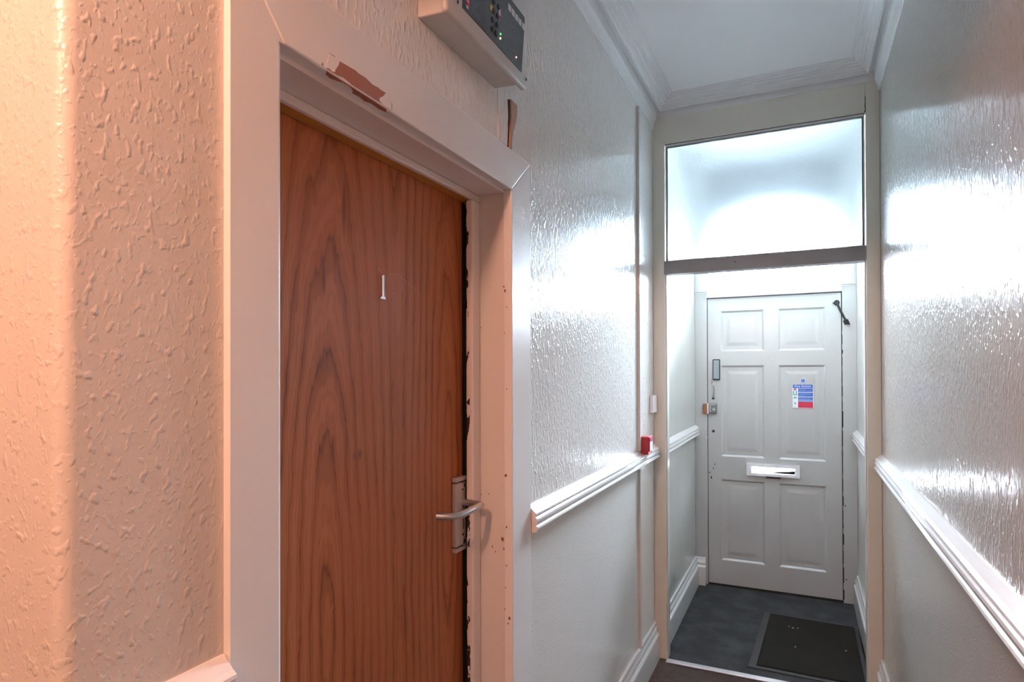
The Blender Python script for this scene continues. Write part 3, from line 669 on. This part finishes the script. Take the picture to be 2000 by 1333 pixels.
# handle
hd = box(DFX, DFX + 0.012, 1.3665, 1.4185, 1.0255, 1.1890, 0.002).build('handle_plate', M['handle_paint'], door1); hd['label'] = 'long worn pale metal handle plate'
HX = DFX + 0.012
box(DFX, HX + 0.001, 1.3665, 1.4185, 1.1925, 1.2040, 0.0015).build('plate_clip', M['handle_paint'], hd)
box(DFX, HX + 0.001, 1.3665, 1.4185, 1.0110, 1.0215, 0.0015).build('plate_clip', M['handle_paint'], hd)
for z, r in ((1.180, 0.0085), (1.033, 0.0120)):
    MB().disc((HX - 0.001, 1.408, z), 'x', r, 0.003, 16, 0.0006).build('screw', M['silver'], hd)
    MB().disc((HX + 0.0018, 1.408, z), 'x', r * 0.5, 0.0006, 12).build('screw', M['dark'], hd)
for y, z, r in ((1.400, 1.190, 0.003), (1.401, 1.170, 0.003), (1.402, 1.052, 0.0035), (1.402, 1.024, 0.003)):
    MB().disc((HX - 0.001, y, z), 'x', r, 0.0016, 10).build('pin_hole', M['dark'], hd)
box(HX - 0.001, HX + 0.0007, 1.4025, 1.4060, 1.0660, 1.0930, 0.0003).build('keyhole', M['dark'], hd)
MB().disc((HX - 0.001, 1.4050, 1.098), 'x', 0.0042, 0.0017, 12).build('keyhole', M['brass'], hd)
MB().disc((HX - 0.001, 1.4010, 1.1365), 'x', 0.0135, 0.004, 20, 0.001).build('rose', M['silver'], hd)
sp = [(HX, 1.4010, 1.1365), (-0.765, 1.4010, 1.1365), (-0.752, 1.3985, 1.1365), (-0.7465, 1.392, 1.1365), (-0.745, 1.380, 1.1365), (-0.7445, 1.340, 1.1345), (-0.746, 1.305, 1.1325), (-0.751, 1.283, 1.1320), (-0.762, 1.266, 1.1320), (-0.778, 1.2535, 1.1330), (-0.790, 1.247, 1.1340)]
MB().tube(sp, 0.0088, 14).build('lever', M['silver'], hd, True)

# ================================================================ FIRE ALARM PANEL
fp = empty('alarm_panel', (XL, 1.21, 2.19)); tag(fp, 'pale grey fire alarm control box with dark fascia above the brown door', 'alarm panel')
PX = -0.6215
b = MB(); t = bmesh.new()
bk = [(XL, 1.031, 2.190), (XL, 1.376, 2.190), (XL, 1.376, 2.470), (XL, 1.031, 2.470)]
ft = [(-0.634, 1.036, 2.190), (-0.634, 1.384, 2.190), (-0.634, 1.384, 2.470), (-0.634, 1.036, 2.470)]
A = [t.verts.new(p) for p in bk]; Bv = [t.verts.new(p) for p in ft]
t.faces.new(A); t.faces.new(Bv[::-1])
for k in range(4): t.faces.new((A[k], A[(k + 1) % 4], Bv[(k + 1) % 4], Bv[k]))
b._merge(t, 0.004, 2); b.build('casing', M['casing'], fp)
box(-0.642, PX - 0.003, 1.030, 1.418, 2.1885, 2.474, 0.008, seg=3).build('lid', M['casing'], fp, True)
FXX = PX - 0.003
fz = lambda y: 2.223 + (2.2195 - 2.223) * (y - 1.09) / 0.29
fas = MB().prism([(1.089, 2.223), (1.381, 2.219), (1.401, 2.358), (1.401, 2.366), (1.089, 2.372)], 'x', FXX - 0.001, FXX + 0.0012, 0.0).build('fascia', M['fascia'], fp)
M_prism = lambda pts, mat, nm, th=0.0006: MB().prism(pts, 'x', FXX + 0.001, FXX + 0.0012 + th).build(nm, M[mat], fas)
M_prism([(1.092, 2.226), (1.190, 2.2245), (1.190, 2.368), (1.092, 2.370)], 'fascia2', 'fascia_field', 0.0003)
MB().disc((FXX + 0.001, 1.110, 2.2475), 'x', 0.0085, 0.001, 16).build('emblem', M['redp'], fas)
box(FXX + 0.001, FXX + 0.0022, 1.106, 1.114, 2.246, 2.249).build('emblem', M['label_white'], fas)
box(FXX + 0.001, FXX + 0.002, 1.103, 1.112, 2.231, 2.237).build('emblem', M['label_white'], fas)
for z, y0, y1 in ((2.262, 1.125, 1.160), (2.256, 1.125, 1.152), (2.250, 1.128, 1.158), (2.240, 1.128, 1.165), (2.235, 1.128, 1.175)):
    box(FXX + 0.001, FXX + 0.0018, y0, y1, z, z + 0.0012).build('print_line', M['print_grey'], fas)
for y, z in ((1.228, 2.311), (1.227, 2.289), (1.222, 2.267), (1.220, 2.245), (1.252, 2.312), (1.247, 2.289), (1.244, 2.267), (1.239, 2.2445)):
    MB().disc((FXX + 0.001, y, z), 'x', 0.0062, 0.003, 14, 0.0008).build('button', M['black'], fas)
box(FXX + 0.001, FXX + 0.0018, 1.211, 1.222, 2.285, 2.297).build('key_label', M['yellowp'], fas)
box(FXX + 0.001, FXX + 0.0018, 1.255, 1.262, 2.296, 2.312).build('key_label', M['label_white'], fas)
box(FXX + 0.001, FXX + 0.0018, 1.261, 1.268, 2.295, 2.316).build('key_label', M['pinkp'], fas)
box(FXX + 0.001, FXX + 0.0018, 1.252, 1.258, 2.281, 2.290).build('key_label', M['pinkp'], fas)
for k in range(5):
    y0 = 1.305 + k * 0.0195
    box(FXX + 0.001, FXX + 0.0018, y0, y0 + 0.0155, 2.334 - k * 0.0010, 2.350 - k * 0.0010).build('zone_label', M['label_white'], fas)
for nm, mat, y, z in (('green_led', 'led_g', 1.2625, 2.2550), ('amber_led', 'led_y', 1.2615, 2.2445), ('red_led', 'led_r', 1.3480, 2.2412)):
    MB().disc((FXX + 0.001, y, z), 'x', 0.0022, 0.0018, 10).build('led', M[mat], fas)
rn = random.Random(3)
for k in range(34):
    y = rn.uniform(1.265, 1.375); z = rn.uniform(2.232, 2.325); w = rn.uniform(0.003, 0.016)
    box(FXX + 0.001, FXX + 0.0016, y, min(y + w, 1.378), z, z + 0.0011).build('print_line', M['print_grey'], fas)
for y, z in ((1.066, 2.2215), (1.404, 2.2110)):
    s1 = MB().disc((FXX + 0.0025, y, z), 'x', 0.0062, 0.0010, 14).build('screw', M['silver'], fp)
    MB().disc((FXX + 0.0033, y, z), 'x', 0.0038, 0.0006, 10).build('screw_slot', M['dark'], s1)

# torn wallpaper and bare strip below the panel
tw = empty('trim_12', (XL, 1.45, 2.07)); struct(tw, 'torn strip of brown wallpaper hanging below the alarm panel')
MB().prism([(1.395, 2.070), (1.446, 2.070), (1.450, 2.120), (1.443, 2.195), (1.390, 2.195), (1.392, 2.13)], 'x', XL - 0.001, XL + 0.0015).build('bare_strip', M['wall'], tw)
MB().prism([(1.4465, 2.066), (1.4565, 2.066), (1.4580, 2.085), (1.458, 2.110), (1.4610, 2.150), (1.4600, 2.195), (1.452, 2.195), (1.455, 2.150), (1.449, 2.110)], 'x', XL - 0.001, XL + 0.0012).build('dark_tear', M['dark'], tw)
MB().prism([(1.4545, 2.066), (1.4680, 2.066), (1.4700, 2.095), (1.4790, 2.120), (1.4920, 2.145), (1.5000, 2.165), (1.5020, 2.198), (1.4610, 2.198), (1.4640, 2.150), (1.4590, 2.115), (1.4560, 2.090)], 'x', XL - 0.001, XL + 0.005, 0.001, 1).build('paper_flap', M['torn'], tw)

# ================================================================ SMALL FITTINGS
cp = empty('call_point', (XL, 2.90, 1.088)); tag(cp, 'red fire alarm break-glass box sitting above the left dado rail', 'call point')
b = MB(); b.box(XL, -0.646, 2.862, 2.945, 1.102, 1.172, 0.003)
b.prism([(XL + 0.012, 2.866), (-0.650, 2.866), (-0.650, 2.941), (XL + 0.012, 2.941)], 'z', 1.089, 1.104)
b.build('housing', M['red'], cp)
box(-0.6465, -0.6445, 2.866, 2.942, 1.104, 1.170, 0.0008).build('front_frame', M['red'], cp)
box(-0.645, -0.6435, 2.872, 2.928, 1.105, 1.148, 0.0005).build('glass_element', M['plastic'], cp)
box(-0.645, -0.6436, 2.872, 2.936, 1.152, 1.166, 0.0005).build('top_label', M['pinkp'], cp)
dc = empty('door_contact', (XL, 3.13, 1.272)); tag(dc, 'small white plastic sensor box on the left wall beside the partition post', 'sensor')
box(XL, XL + 0.0185, 3.096, 3.180, 1.274, 1.357, 0.003, seg=3).build('cover', M['plastic'], dc)
box(XL, XL + 0.0195, 3.094, 3.182, 1.270, 1.2765, 0.001).build('base', M['plastic'], dc)
